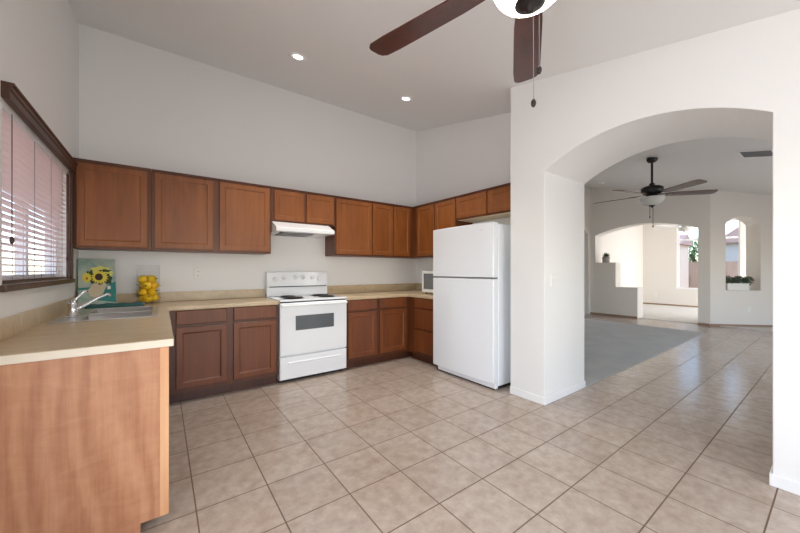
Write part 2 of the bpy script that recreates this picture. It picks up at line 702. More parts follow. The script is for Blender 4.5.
# far room
FW0, FW1, FWZ0, FWZ1 = 1.9, 3.42, .61, 2.82
fw = MB()
yzpiece(fw, 14.3, 14.45, -1.15, FW0, 0)
yzpiece(fw, 14.3, 14.45, FW1, 4.55, 0)
yzpiece(fw, 14.3, 14.45, FW0, FW1, 0, FWZ0)
yzpiece(fw, 14.3, 14.45, FW0, FW1, FWZ1)
struct(fw.build('wall_family_far', M['wall2']))
struct(MB().box(XF1, 14.45, 4.4, 4.55, 0, CZ(4.4) + .03).build('wall_family_left', M['wall2']))
fr_ = MB()
fr_.box(e1.x + .36, 11.8, -1.15, -1.0, 0, CZ(-1) + E_)
fr_.box(14.0, 14.3, -1.15, -1.0, 0, CZ(-1) + E_)
fr_.box(11.8, 14.0, -1.15, -1.0, 0, .4)
fr_.box(11.8, 14.0, -1.15, -1.0, 2.35, CZ(-1) + E_)
struct(fr_.build('wall_family_right', M['wall2']))

# baseboards
bb = MB()
bh, bt = .072, .012
bb.prism([(XA0 - bt, 2.01), (XA0 - bt, AY1 - bt), (XA1, AY1 - bt), (XA1, AY1), (XA0, AY1), (XA0, 2.01)], 'Z', 0, bh)
struct(bb.build('baseboard_pillar', M['trimw'], bevel=.004))
bb = MB()
bb.prism([(XA0 - bt, YF), (XA0 - bt, AY0 + bt), (XA1, AY0 + bt), (XA1, AY0), (XA0, AY0), (XA0, YF)], 'Z', 0, bh)
struct(bb.build('baseboard_arch', M['trimw'], bevel=.004))
struct(MB().box(XF - .01, XF, 3.158, YLV, 0, .05).build('baseboard_half_wall', M['tilebase']))
struct(MB().box(XF - .01, XF, 1.79, FY0, 0, .05).build('baseboard_far', M['tilebase']))
b = MB()
vs = []
for dd in (-.012, 0):
    for (t, z) in ((0, 0), (DT, 0), (DT, .05), (0, .05)):
        p = c0 + tv * t + nv * dd
        vs.append((p.x, p.y, z))
b.add(vs, [(0, 1, 2, 3), (7, 6, 5, 4), (0, 4, 5, 1), (1, 5, 6, 2), (2, 6, 7, 3), (3, 7, 4, 0)])
struct(b.build('baseboard_diagonal', M['tilebase']))
struct(MB().box(14.288, 14.3, -1.0, 4.4, .01, .06).build('baseboard_family', M['tilebase']))


# windows
def window(name, axis, a0, a1, z0, z1, p, d, vbars=(), hbars=(), fw_=.045, fd=.05):
    """axis X: the pane lies in the plane x = p; axis Y: in the plane y = p"""
    f = MB()
    def bx(u0, u1, v0, v1, q0, q1):
        if axis == 'X':
            f.box(q0, q1, u0, u1, v0, v1)
        else:
            f.box(u0, u1, q0, q1, v0, v1)
    bx(a0, a0 + fw_, z0, z1, p - fd / 2, p + fd / 2)
    bx(a1 - fw_, a1, z0, z1, p - fd / 2, p + fd / 2)
    bx(a0 + fw_, a1 - fw_, z0, z0 + fw_, p - fd / 2, p + fd / 2)
    bx(a0 + fw_, a1 - fw_, z1 - fw_, z1, p - fd / 2, p + fd / 2)
    for q in vbars:
        bx(q - .025, q + .025, z0 + fw_, z1 - fw_, p - fd / 2, p + fd / 2)
    for q in hbars:
        bx(a0 + fw_, a1 - fw_, q - .03, q + .03, p - fd / 2 + .002, p + fd / 2 - .002)
    fo = struct(f.build(name, M['frame']))
    g = MB()
    if axis == 'X':
        g.box(p - .003, p + .003, a0 + fw_, a1 - fw_, z0 + fw_, z1 - fw_)
    else:
        g.box(a0 + fw_, a1 - fw_, p - .003, p + .003, z0 + fw_, z1 - fw_)
    g.build('pane', M['glass'], fo)
    return fo


struct(window('window_1', 'X', WY0, WY1, WZ0, WZ1, XL - .10, 1, vbars=(3.15,)), 'white framed kitchen window behind the blinds')
window('window_2', 'X', PD0, PD1, 0.0, PDZ, XL - .08, 1, vbars=(.15,))
window('added_window_3', 'Y', RX0, RX1, RZ0, RZ1, YF - .08, 1, vbars=(1.1,))  # added unseen window, gives the rear fill lamp an opening
window('window_4', 'Y', GX0, GX1, GZ0, GZ1, YF - .08, 1, vbars=(6.6, 7.8))
struct(window('window_5', 'X', FW0, FW1, FWZ0, FWZ1, 14.37, 1, vbars=(), hbars=(2.27,)), 'white window of the far room with a transom bar')
window('window_6', 'Y', 11.8, 14.0, .4, 2.35, -1.08, 1, vbars=(12.9,))
# thin sash lines of the far window
sl = MB().box(14.35, 14.39, 2.30, 2.325, FWZ0 + .045, 2.24)
struct(sl.build('trim_1', M['frame']))

# dark wood casing round the kitchen window
cs = MB()
cs.box(XL, XL + .016, WY1, YB - .335, WZ0 - .03, WZ1)         # jamb up to the cabinet
cs.box(XL, XL + .03, WY0 - .06, WY1 + .035, WZ0 - .032, WZ0)  # sill
cs.box(XL - .02, XL, WY1 - .012, WY1, WZ0, WZ1)
struct(cs.build('trim_2', M['casing'], bevel=.004), 'dark wood jamb and sill of the kitchen window')
hd = MB()
hd.prism([(XL, 2.09), (XL + .03, 2.09), (XL + .03, 2.13), (XL + .036, 2.135), (XL + .036, 2.155), (XL + .046, 2.16), (XL + .046, 2.172), (XL, 2.172)], 'Y', WY0 - .02, WY1 + .03)
struct(hd.build('trim_3', M['casing'], bevel=.003), 'dark wood head moulding over the kitchen window')

# ------------------------------------------------------------------ outdoors
struct(MB().box(-30, -.8, -20, 30, -.2, -.05).build('ground', M['gravel']), 'reddish gravel ground outside the kitchen window')
struct(MB().box(14.6, 45, -25, 30, -.2, -.05).build('ground.001', M['gravel']), 'gravel ground outside the far window')
tag(MB().box(-7.2, -7.0, -8, 24, -.05, 1.6).build('block_wall', M['stucco']), 'pale block wall standing outside the kitchen window', 'wall')
struct(MB().prism([(-1.9, 2.12), (-.78, 2.40), (-.78, 2.50), (-1.9, 2.22)], 'Y', -2.2, 5.0).build('added_sun_eave', M['stucco']), 'added eave keeping the sun out of the kitchen window')  # added overhang, blocks direct sun at the kitchen window and patio door
# far side: fence, gate, house, tree
fe = thing('board_fence', 'wooden board fence beyond the far window', 'fence', (19.2, 3.0, -.05))
fb = MB()
y = -3.0
while y < 5.2:
    fb.box(19.2, 19.22, y, y + .135, -.05, 1.62)
    y += .14
fb.build('board_panel', M['fence'], fe)
MB().box(19.22, 19.27, -3, 5.2, 1.3, 1.38).build('rail', M['fence'], fe)
MB().box(19.22, 19.27, -3, 5.2, .3, .38).build('rail', M['fence'], fe)
sh = thing('garden_shed', 'pale shed with a panelled door beyond the far window', 'shed', (17.6, 4.9, -.05))
MB().box(17.0, 18.6, 4.05, 5.6, -.05, 2.3).build('shed_wall', M['shed'], sh)
MB().rings((16.999, 4.95, .0), (0, -1, 0), (0, 0, 1), (-1, 0, 0), .8, 1.3, [(0, 0), (0, .03), (.06, .03), (.07, .015)]).build('shed_door', M['shed'], sh)
MB().prism([(16.85, 2.3), (18.75, 2.3), (17.8, 2.75)], 'Y', 3.9, 5.7).build('shed_roof', M['rooft'], sh)
ho = thing('neighbor_house', 'pale blue neighbouring house with a clay tile roof', 'house', (25, 3, -.05))
MB().box(23, 30, -2.5, 3.6, -.05, 2.6).build('house_wall', M['siding'], ho)
MB().prism([(-2.9, 2.6), (4.0, 2.6), (.55, 5.4)], 'X', 22.6, 30.4).build('house_roof', M['rooft'], ho)
MB().rings((22.999, 2.6, 1.0), (0, -1, 0), (0, 0, 1), (-1, 0, 0), 1.2, 1.1, [(0, 0), (0, .04), (.08, .04), (.09, .01)]).build('house_window', M['frame'], ho)
tr = thing('leafy_tree', 'green leafy tree seen over the fence through the far window', 'tree', (20.6, 4.3, -.05))
MB().tube([(20.6, 4.3, -.05), (20.62, 4.28, 1.0), (20.6, 4.3, 2.2)], [.1, .08, .05]).build('trunk', M['bark'], tr)
tl = MB()
for k in range(900):
    a, bz = random.uniform(0, 2 * PI), random.uniform(-1, 1)
    rr = random.random() ** .4
    c = Vector((20.6 + .8 * rr * math.cos(a) * math.sqrt(1 - bz * bz), 4.3 + .8 * rr * math.sin(a) * math.sqrt(1 - bz * bz), 2.1 + .75 * rr * bz))
    q = Matrix.Rotation(random.uniform(0, PI), 3, 'X') @ Matrix.Rotation(random.uniform(0, 2 * PI), 3, 'Z')
    s_ = random.uniform(.10, .17)
    tl.add([c + q @ Vector(p) for p in ((-s_, 0, 0), (0, -s_ * .5, .01), (s_, 0, 0), (0, s_ * .5, .01))], [(0, 1, 2, 3)])
tl.build('crown', M['tree'], tr)

# ------------------------------------------------------------------ cabinets
DOORP = [(0, 0), (0, .017), (.003, .02), (.050, .02), (.056, .0145), (.064, .0125), (.07, .0125)]
FLATP = [(0, 0), (0, .014), (.006, .02), (.012, .02)]


def front(b, face, a0, a1, z0, z1, p, prof=DOORP):
    if face == '-Y':
        b.rings((a0, p, z0), (1, 0, 0), (0, 0, 1), (0, -1, 0), a1 - a0, z1 - z0, prof)
    elif face == '-X':
        b.rings((p, a1, z0), (0, -1, 0), (0, 0, 1), (-1, 0, 0), a1 - a0, z1 - z0, prof)
    else:
        b.rings((p, a0, z0), (0, 1, 0), (0, 0, 1), (1, 0, 0), a1 - a0, z1 - z0, prof)
    return b


UB, UT = 1.44, 2.225
GU = 'upper cabinets along the walls'


def upper(label, face, a0, a1, doors, z0=UB, z1=UT, deep=.32, pale=False, name='wall_cabinet'):
    if face == '-Y':
        t = thing(name, label, 'cabinet', ((a0 + a1) / 2, YB - deep / 2, z0))
        B = MB().box(a0, a1, YB - deep, YB - .001, z0, z1 - .012)
        T = MB().box(a0 - .0, a1 + .0, YB - deep - .012, YB - .001, z1 - .012, z1)
        p = YB - deep
    else:
        t = thing(name, label, 'cabinet', (XR - deep / 2, (a0 + a1) / 2, z0))
        B = MB().box(XR - deep, XR - .001, a0, a1, z0, z1 - .012)
        T = MB().box(XR - deep - .012, XR - .001, a0, a1, z1 - .012, z1)
        p = XR - deep
    B.build('carcass', M['cab'], t, bevel=.002)
    T.build('top_rail', M['cabedge'], t)
    for d0, d1 in doors:
        front(MB(), face, d0, d1, z0 + .022, z1 - .035, p).build('door', M['cabdoor'], t)
    if pale:
        if face == '-X':
            MB().box(XR - deep + .02, XR - .01, a0 + .01, a1 - .01, z0 - .004, z0 + .001).build('underside', M['pale'], t)['label'] = 'pale unfinished underside'
    return t


upper('reddish brown single-door wall cabinet in the corner beside the blinds', '-Y', XL + .003, -.079, [(-.597, -.106)])
upper('reddish brown wall cabinet with two tall doors, left of the range hood', '-Y', -.077, 1.03, [(-.052, .441), (.502, 1.012)])
upper('short two-door wall cabinet right above the white range hood', '-Y', 1.032, 1.836, [(1.066, 1.422), (1.456, 1.815)], z0=1.82)
upper('single wide-door wall cabinet just right of the range hood', '-Y', 1.838, 2.402, [(1.852, 2.393)])
upper('wall cabinet with two narrow doors at the inside corner of the back wall', '-Y', 2.404, XR - .001, [(2.412, 2.759), (2.778, 3.08)])
upper('two-door wall cabinet on the right wall above the microwave', '-X', 3.04, 3.957, [(3.47, 3.85), (3.05, 3.438)])
upper('short two-door wall cabinet over the refrigerator', '-X', 2.013, 3.038, [(2.536, 3.026), (2.03, 2.514)], z0=1.905, pale=True)


def base_doors(t, face, cols, p):
    for (d0, d1) in cols:
        front(MB(), face, d0, d1, .738, .868, p, FLATP).build('drawer', M['base'], t)
        front(MB(), face, d0, d1, .145, .712, p).build('door', M['base'], t)


# sink run along the left wall, ending in the cherry panel
PY = 1.97
t = thing('sink_base_cabinet', 'base cabinet under the sink with a cherry-toned end panel facing the camera', 'cabinet', (-.3, 2.9, 0))
m = MB().box(XL + .002, .012, PY + .016, YB - .002, .10, .70)
m.box(-.04, .012, PY + .016, YB - .002, .70, .872)
m.box(XL + .002, -.04, PY + .016, 2.91, .70, .872)
m.box(XL + .002, -.04, 3.82, YB - .002, .70, .872)
m.build('carcass', M['baseframe'], t)
MB().box(XL + .002, -.085, PY + .016, YB - .002, 0, .10).build('toe_kick', M['kick'], t)
po = [(XL + .002, 0), (-.080, 0), (-.080, .05), (.018, .05), (.018, .873), (XL + .002, .873)]
e = MB().prism(po, 'Y', PY, PY + .015).build('end_panel', M['panel'], t)
e['label'] = 'light cherry wood-grain end panel'
e = MB().box(-.006, .030, PY - .002, PY + .02, .052, .873).build('edge_strip', M['stripwood'], t, bevel=.002)
for (d0, d1) in ((2.03, 2.42), (2.46, 2.94), (2.98, 3.46)):
    front(MB(), '+X', d0, d1, .145, .712, .012).build('door', M['base'], t)
    front(MB(), '+X', d0, d1, .738, .868, .012, FLATP).build('drawer_front', M['base'], t)

t = thing('base_cabinet', 'two-door base cabinet with drawers between the sink run and the stove', 'cabinet', (.52, 3.95, 0))
MB().box(.014, 1.029, 3.66, YB - .002, .10, .873).build('carcass', M['baseframe'], t)
MB().box(.014, 1.029, 3.725, YB - .002, 0, .10).build('toe_kick', M['kick'], t)
base_doors(t, '-Y', [(.108, .528), (.588, .999)], 3.66)

t = thing('base_cabinet', 'two-door base cabinet with drawers right of the stove, up to the corner', 'cabinet', (2.5, 3.95, 0))
MB().box(1.85, XR - .002, 3.66, YB - .002, .10, .873).build('carcass', M['baseframe'], t)
MB().box(1.85, XR - .002, 3.725, YB - .002, 0, .10).build('toe_kick', M['kick'], t)
base_doors(t, '-Y', [(1.872, 2.290), (2.336, 2.776)], 3.66)

t = thing('drawer_cabinet', 'base cabinet with three stacked drawers beside the refrigerator', 'cabinet', (3.15, 3.37, 0))
MB().box(2.82, XR - .002, 3.085, 3.658, .10, .873).build('carcass', M['baseframe'], t)
MB().box(2.885, XR - .002, 3.085, 3.658, 0, .10).build('toe_kick', M['kick'], t)
for z0, z1 in ((.738, .868), (.455, .722), (.145, .44)):
    front(MB(), '-X', 3.10, 3.50, z0, z1, 2.82, FLATP).build('drawer', M['base'], t)


# worktops
def slab(cells_x, cells_y, keep, z0, z1, bev=.008):
    bm = bmesh.new()
    V = {}
    def vert(i, j):
        if (i, j) not in V:
            V[(i, j)] = bm.verts.new((cells_x[i], cells_y[j], z1))
        return V[(i, j)]
    for i in range(len(cells_x) - 1):
        for j in range(len(cells_y) - 1):
            if keep((cells_x[i] + cells_x[i + 1]) / 2, (cells_y[j] + cells_y[j + 1]) / 2):
                bm.faces.new((vert(i, j), vert(i + 1, j), vert(i + 1, j + 1), vert(i, j + 1)))
    r = bmesh.ops.extrude_face_region(bm, geom=bm.faces[:])
    bmesh.ops.translate(bm, verts=[g for g in r['geom'] if isinstance(g, bmesh.types.BMVert)], vec=(0, 0, z0 - z1))
    bmesh.ops.recalc_face_normals(bm, faces=bm.faces)
    o = MB()
    bm.verts.index_update()
    o.add([v.co.copy() for v in bm.verts], [tuple(v.index for v in f.verts) for f in bm.faces])
    bm.free()
    return o


SX0, SX1, SY0, SY1 = -.575, -.02, 2.93, 3.80
CF = 3.638
ct = thing('worktop', 'beige laminate worktop around the sink, turning the corner to the stove', 'worktop', (-.3, 3.0, .874))
slab([XL + .002, SX0 + .012, SX1 - .012, .05, 1.031], [PY - .012, SY0 + .012, CF, SY1 - .012, YB - .002],
     lambda x, y: (x < .05 or y > CF) and not (SX0 < x < SX1 - .01 and SY0 < y < SY1 - .01), .874, .914).build('worktop_slab', M['counter'], ct, bevel=.007, seg=3)
MB().box(XL + .003, .048, PY - .0145, PY - .0115, .876, .911).build('front_edge', M['edge'], ct, bevel=.001)['label'] = 'pale cream front edge facing the camera'  # thin strip over the slab end, lighter than the slab
MB().box(XL + .002, XL + .022, 2.0, YB - .002, .914, 1.015).build('backsplash', M['splash'], ct, bevel=.003)
MB().box(XL + .022, 1.031, YB - .022, YB - .002, .914, 1.015).build('backsplash', M['splash'], ct, bevel=.003)
ct = thing('worktop', 'beige laminate worktop in the corner between stove and refrigerator', 'worktop', (2.9, 3.9, .874))
slab([1.848, 2.796, XR - .002], [3.08, CF, YB - .002], lambda x, y: x > 2.796 or y > CF, .874, .914).build('worktop_slab', M['counter'], ct, bevel=.007, seg=3)
MB().box(1.848, XR - .022, YB - .022, YB - .002, .914, 1.03).build('backsplash', M['splash'], ct, bevel=.003)
MB().box(XR - .022, XR - .002, 3.08, YB - .002, .914, 1.03).build('backsplash', M['splash'], ct, bevel=.003)

# ------------------------------------------------------------------ sink and faucet
sk = thing('kitchen_sink', 'stainless double-bowl sink set in the worktop below the window', 'sink', (-.3, 3.36, .914))
bowls = [(-.44, -.06, 2.97, 3.345), (-.44, -.06, 3.385, 3.76)]
r = slab([SX0, -.44, -.06, SX1], [SY0, 2.97, 3.345, 3.385, 3.76, SY1],
         lambda x, y: not any(a < x < b and c < y < d for a, b, c, d in bowls), .9145, .921)
r.build('rim', M['steel'], sk, bevel=.003)
for a, b_, c, d in bowls:
    m = MB()
    zt, zb = .9145, .74
    vs = []
    for (z, ins) in ((zt, 0), (zb + .03, .012), (zb, .04)):
        vs += [(a + ins, c + ins, z), (b_ - ins, c + ins, z), (b_ - ins, d - ins, z), (a + ins, d - ins, z)]
    fs = []
    for j in range(2):
        for k in range(4):
            fs.append((j * 4 + k, j * 4 + (k + 1) % 4, j * 4 + 4 + (k + 1) % 4, j * 4 + 4 + k))
    fs.append((8, 9, 10, 11))
    m.add(vs, fs, True)
    bo = m.build('bowl', M['steel'], sk)
    so = bo.modifiers.new('thick', 'SOLIDIFY')
    so.thickness = -.0015
    MB().lathe([(.001, zb + .004), (.03, zb + .005), (.042, zb + .003), (.042, zb)], ((a + b_) / 2, (c + d) / 2, 0), 20).build('drain', M['chrome'], bo)

fc = thing('kitchen_faucet', 'chrome single-lever faucet on the sink rim below the blinds', 'faucet', (-.515, 3.28, .921))
fx, fy = -.515, 3.28
m = MB()
m.lathe([(.001, .921), (.034, .921), (.034, .930), (.026, .938), (.025, 1.0), (.028, 1.004), (.028, 1.012), (.02, 1.03), (.001, 1.034)], (fx, fy, 0), 24)
m.build('faucet_body', M['chrome'], fc)
MB().box(fx - .028, fx + .028, fy - .115, fy + .115, .921, .929).build('base_plate', M['chrome'], fc, bevel=.003)
MB().tube([(fx + .015, fy + .005, .965), (fx + .05, fy + .03, .985), (fx + .12, fy + .075, 1.035), (fx + .17, fy + .105, 1.062), (fx + .186, fy + .116, 1.063), (fx + .19, fy + .119, 1.043)], [.013, .012, .011, .0105, .0105, .012], 12).build('spout', M['chrome'], fc)
MB().tube([(fx, fy, 1.022), (fx + .022, fy + .012, 1.048), (fx + .052, fy + .026, 1.088), (fx + .072, fy + .034, 1.096)], [.012, .008, .009, .013], 10).build('lever', M['chrome'], fc)

# teal cloth
tw = MB()
n = 18
prof = []
for k in range(n + 1):
    xx = -.53 + .40 * k / n
    prof.append((xx, .030 + .003 * math.sin(k * 1.3)))
vs = []
for (xx, h) in prof:
    for (yy, z) in ((3.835, .9145), (3.83, .9145 + h * .8), (3.845, .9145 + h), (3.95, .9145 + h * 1.05), (3.965, .9145 + h * .8), (3.96, .9145)):
        vs.append((xx, yy + .004 * math.sin(xx * 30), z))
fs = []
for k in range(n):
    for j in range(6):
        fs.append((k * 6 + j, (k + 1) * 6 + j, (k + 1) * 6 + (j + 1) % 6, k * 6 + (j + 1) % 6))
fs += [tuple(range(6)), tuple(n * 6 + j for j in range(6))[::-1]]
tw.add(vs, fs, True)
tag(tw.build('dish_towel', M['teal']), 'folded teal dish towel lying behind the sink', 'towel')

# ------------------------------------------------------------------ painting
pt = thing('canvas_painting', 'small sunflower painting leaning in the corner behind the sink', 'painting', (-.472, 4.075, .9215), rot=(math.radians(-17), 0, math.radians(10)))
PW, PH, PD = .30, .455, .022
pt.scale = (.87, 1, 1)
MB().box(-PW / 2, PW / 2, 0, PD, 0, PH).build('canvas', M['canvas'], pt, bevel=.002, local=True)


def flat(name, pts, m, z):
    return MB().prism(pts, 'Y', -z, -z + .0005).build(name, m, pt, local=True)


def blob(cx, cz, rx, rz, n=24, wob=0, ph=0, pet=0):
    return [(cx + rx * (1 + wob * math.sin(pet * 2 * PI * k / n + ph)) * math.cos(2 * PI * k / n), cz + rz * (1 + wob * math.sin(pet * 2 * PI * k / n + ph)) * math.sin(2 * PI * k / n)) for k in range(n)]


flat('painted_cloth', [(.03, .05), (.148, .02), (.148, .23), (.09, .20), (.05, .14)], M['tealp'], .0008)
flat('painted_cloth', [(-.148, .15), (.0, .165), (.0, .18), (-.148, .172)], M['tealp'], .0008)
flat('painted_cloth', [(-.01, .05), (.10, .035), (.148, .05), (.148, .09), (.02, .10)], M['tealp'], .0010)
flat('painted_vase', [(-.06, .09), (.0, .075), (.05, .13), (.07, .21), (-.03, .215), (-.075, .15)], M['vasep'], .0012)
flat('painted_bloom', blob(.025, .305, .10, .075, 40, .08, 0, 9), M['yellow2'], .0014)
flat('painted_leaf', blob(.015, .26, .085, .055, 40, .18, 1, 8), M['greenp'], .0016)
flat('painted_leaf', blob(-.055, .285, .03, .055, 30, .2, 2, 5), M['greenp'], .0016)
flat('painted_leaf', blob(.09, .25, .028, .05, 30, .2, 0, 5), M['greenp'], .0016)
flat('painted_leaf', blob(.06, .335, .05, .014, 30, .2, 0, 5), M['greenp'], .0017)
flat('painted_sunflower', blob(.02, .272, .062, .060, 64, .16, 0, 16), M['yellow'], .0020)
flat('painted_center', blob(.012, .275, .032, .034), M['brownp'], .0024)
flat('painted_sunflower', blob(-.082, .268, .034, .046, 48, .14, 0, 12), M['yellow'], .0020)
flat('painted_center', blob(-.082, .262, .010, .014), mat('orange_paint', S(190, 120, 40), .6), .0024)
flat('painted_jug', [(.078, .15), (.105, .155), (.105, .185), (.08, .185)], M['whitep'], .0016)

# ------------------------------------------------------------------ vase of lemons
vx, vy, vz = -.105, 4.125, .9145
vh, vr = .385, .094
va = MB().lathe([(.001, vz), (vr, vz), (vr, vz + vh), (vr - .004, vz + vh), (vr - .004, vz + .012), (.001, vz + .012)], (vx, vy, 0), 40)
va = va.build('glass_vase', M['vaseglass'])
tag(va, 'clear glass cylinder vase filled with lemons on the worktop', 'vase')
lem = None
GL = 'lemons in the glass vase'
spots = []
for (L_, n_, r_, ph) in ((0, 3, .046, .4), (1, 3, .046, 1.4), (2, 3, .046, .3), (3, 3, .044, 1.3)):
    for k in range(n_):
        a = ph + 2 * PI * k / n_
        spots.append((vx + r_ * math.cos(a), vy + r_ * math.sin(a), vz + .013 + .042 + L_ * .063, a, L_))
for i, (x, y, z, a, L_) in enumerate(spots):
    if lem is None:
        lem = thing('lemon', 'x', 'lemon', (0, 0, 0), GL)
        prof = [(1e-6, -.052), (.006, -.050), (.010, -.045), (.026, -.034), (.038, -.015), (.040, 0), (.038, .015), (.026, .034), (.010, .045), (.006, .050), (1e-6, .052)]
        MB().lathe([(r_ * .96, z_ * .92) for r_, z_ in prof], (0, 0, 0), 18).build('peel', M['lemon'], lem, local=True)
        lf_ = MB().add([(0, 0, .048), (.016, .006, .062), (.034, .004, .06), (.016, -.008, .056)], [(0, 1, 2, 3)])
        o = lf_.build('leaf', M['leafd'], lem, local=True)
        so = o.modifiers.new('thick', 'SOLIDIFY'); so.thickness = .001
        tgt = lem
    else:
        tgt = dup(lem, (0, 0, 0), 'x')
    tgt.location = (x, y, z)
    tgt.rotation_euler = (random.uniform(1.0, 2.0), random.uniform(-.3, .3), a + random.uniform(.8, 2.2))
    tgt['label'] = ['yellow lemon in the bottom layer inside the glass vase', 'yellow lemon in the second layer inside the glass vase',
                    'yellow lemon in the third layer inside the glass vase', 'yellow lemon in the top layer inside the glass vase'][L_]
    tgt['group'] = 'lemons of layer %s in the glass vase' % ['one', 'two', 'three', 'four'][L_]

# ------------------------------------------------------------------ blinds
bl = thing('window_blind', 'white horizontal slat blinds hanging in the kitchen window', 'blinds', (XL - .03, 3.15, WZ1))
BX = XL - .035
MB().box(BX - .025, BX + .03, WY0 + .01, WY1 - .02, WZ1 - .035, WZ1 - .002).build('headrail', M['frame'], bl, bevel=.002)
sl = MB()
nsl = 24
za, zb = WZ1 - .05, WZ0 + .03
ang = math.radians(7)
hw = .022
for k in range(nsl):
    z = za + (zb - za) * k / (nsl - 1)
    pts = []
    for q in (-1, -.5, 0, .5, 1):
        pts.append((BX + hw * q * math.cos(ang), z + hw * q * math.sin(ang) + .002 * (1 - q * q)))
    pts = pts + [(p[0], p[1] - .0025) for p in pts[::-1]]
    sl.prism(pts, 'Y', WY0 + .015, WY1 - .055)
sl.build('slats', M['slat'], bl)
MB().box(BX - .02, BX + .022, WY0 + .015, WY1 - .055, WZ0 + .003, WZ0 + .018).build('bottom_rail', M['casing'], bl, bevel=.003)
for yy in (2.62, 3.0, 3.38, 3.70):
    m = MB()
    m.tube([(BX + .024, yy, WZ1 - .04), (BX + .024, yy, WZ0 + .012)], .0012, 6)
    m.tube([(BX - .024, yy, WZ1 - .04), (BX - .024, yy, WZ0 + .012)], .0012, 6)
    m.build('ladder_cord', M['greyp'], bl)
m = MB()
m.tube([(BX + .033, 2.58, WZ1 - .03), (BX + .034, 2.575, 1.42)], .0018, 6)
m.ball((BX + .034, 2.575, 1.405), .010, .010, .02, 10, 8)
m.build('pull_cord', M['casing'], bl)
m = MB()
m.tube([(BX + .033, WY1 - .08, WZ1 - .03), (BX + .034, WY1 - .075, 1.36)], .0018, 6)
m.ball((BX + .034, WY1 - .075, 1.345), .010, .010, .018, 10, 8)
m.build('pull_cord', M['casing'], bl)

# ------------------------------------------------------------------ stove
st = thing('electric_range', 'white electric stove with coil burners between the base cabinets', 'stove', (1.44, 3.95, 0))
A, Bx = 1.036, 1.843
MB().box(A + .004, Bx - .004, 3.665, 4.245, .03, .898).build('body', M['white'], st, bevel=.004)
MB().box(A + .02, Bx - .02, 3.70, 4.2, 0, .03).build('foot_base', M['dark'], st)
MB().box(A, Bx, 3.625, 4.16, .900, .922).build('cooktop', M['white'], st, bevel=.006)
MB().box(A + .012, Bx - .012, 3.64, 3.664, .884, .899).build('vent_gap', M['dark'], st)
od = MB().rings((A + .003, 3.663, .305), (1, 0, 0), (0, 0, 1), (0, -1, 0), Bx - A - .006, .580, [(0, 0), (0, .034), (.006, .04), (.02, .04)]).build('oven_door', M['white'], st)
MB().rings((1.209, 3.623, .575), (1, 0, 0), (0, 0, 1), (0, -1, 0), .46, .163, [(0, -.004), (0, .002), (.004, .0015)]).build('oven_window', M['ovenglass'], od)
m = MB()
m.prism([(3.623, .872), (3.585, .866), (3.580, .855), (3.586, .846), (3.60, .848), (3.606, .858), (3.623, .860)], 'X', A + .012, Bx - .012)
m.build('door_handle', M['white'], od, bevel=.002)
dr = MB().rings((A + .003, 3.663, .045), (1, 0, 0), (0, 0, 1), (0, -1, 0), Bx - A - .006, .245, [(0, 0), (0, .030), (.006, .036), (.02, .036)]).build('drawer', M['white'], st)
MB().prism([(3.627, .232), (3.614, .226), (3.612, .214), (3.627, .208)], 'X', A + .09, Bx - .09).build('drawer_pull', M['white'], dr, bevel=.002)
# back guard
m = MB().prism([(4.165, .922), (4.165, 1.035), (4.145, 1.045), (4.180, 1.225), (4.245, 1.225), (4.245, .922)], 'X', A + .004, Bx - .02)
bgd = m.build('control_panel', M['white'], st, bevel=.005)
MB().box(A + .03, Bx - .045, 4.1425, 4.160, 1.036, 1.046).build('vent_slot', M['dark'], bgd)
Rk = Matrix.Rotation(PI / 2 + math.atan2(.035, .18) * 0 + .0, 3, 'X')
for i, px in enumerate((1.135, 1.24, 1.385, 1.475, 1.605, 1.70)):
    z = 1.135 if i in (0, 5) else 1.155
    rr = .031 if i in (0, 5) else .027
    yk = 4.145 + (z - 1.045) * .035 / .18
    mk = MB().lathe([(rr, 0), (rr, .006), (rr * .78, .010), (rr * .70, .036), (.001, .038)], (px, yk - .001, z), 20, Matrix.Rotation(PI / 2 - .19, 3, 'X'))
    mk.build('control_knob', M['white'], st)
for (bx_, by_, br_) in ((1.235, 3.99, .085), (1.235, 3.775, .105), (1.645, 3.99, .105), (1.645, 3.775, .085)):
    mk = MB().lathe([(.001, .9225), (br_ + .012, .9225), (br_ + .012, .925), (br_, .927), (.001, .923)], (bx_, by_, 0), 28)
    bu = mk.build('burner', M['dark'], st)
    sp = []
    for k in range(90):
        a = k * 2 * PI / 22
        rr = .018 + (br_ - .022) * k / 89
        sp.append((bx_ + rr * math.cos(a), by_ + rr * math.sin(a), .933))
    MB().tube(sp, .0055, 8).build('coil', M['black'], bu)

# hood
hdx0, hdx1 = 1.04, 1.745
hr = thing('range_hood', 'white range hood mounted under the short cabinet above the stove', 'range hood', (1.41, 4.0, 1.675))
m = MB()
pf = [(YB - .003, 1.818), (3.945, 1.818), (3.775, 1.742), (3.765, 1.734), (3.765, 1.694), (3.785, 1.688), (YB - .003, 1.688)]
m.prism(pf, 'X', hdx0, hdx1)
m.build('hood_shell', M['white'], hr, bevel=.004)
MB().box(hdx0 + .09, hdx1 - .25, 3.83, 4.16, 1.675, 1.689).build('filter', M['greyp'], hr)
MB().box(hdx0 + .05, hdx0 + .08, 3.80, 3.83, 1.678, 1.689).build('switch', M['black'], hr)

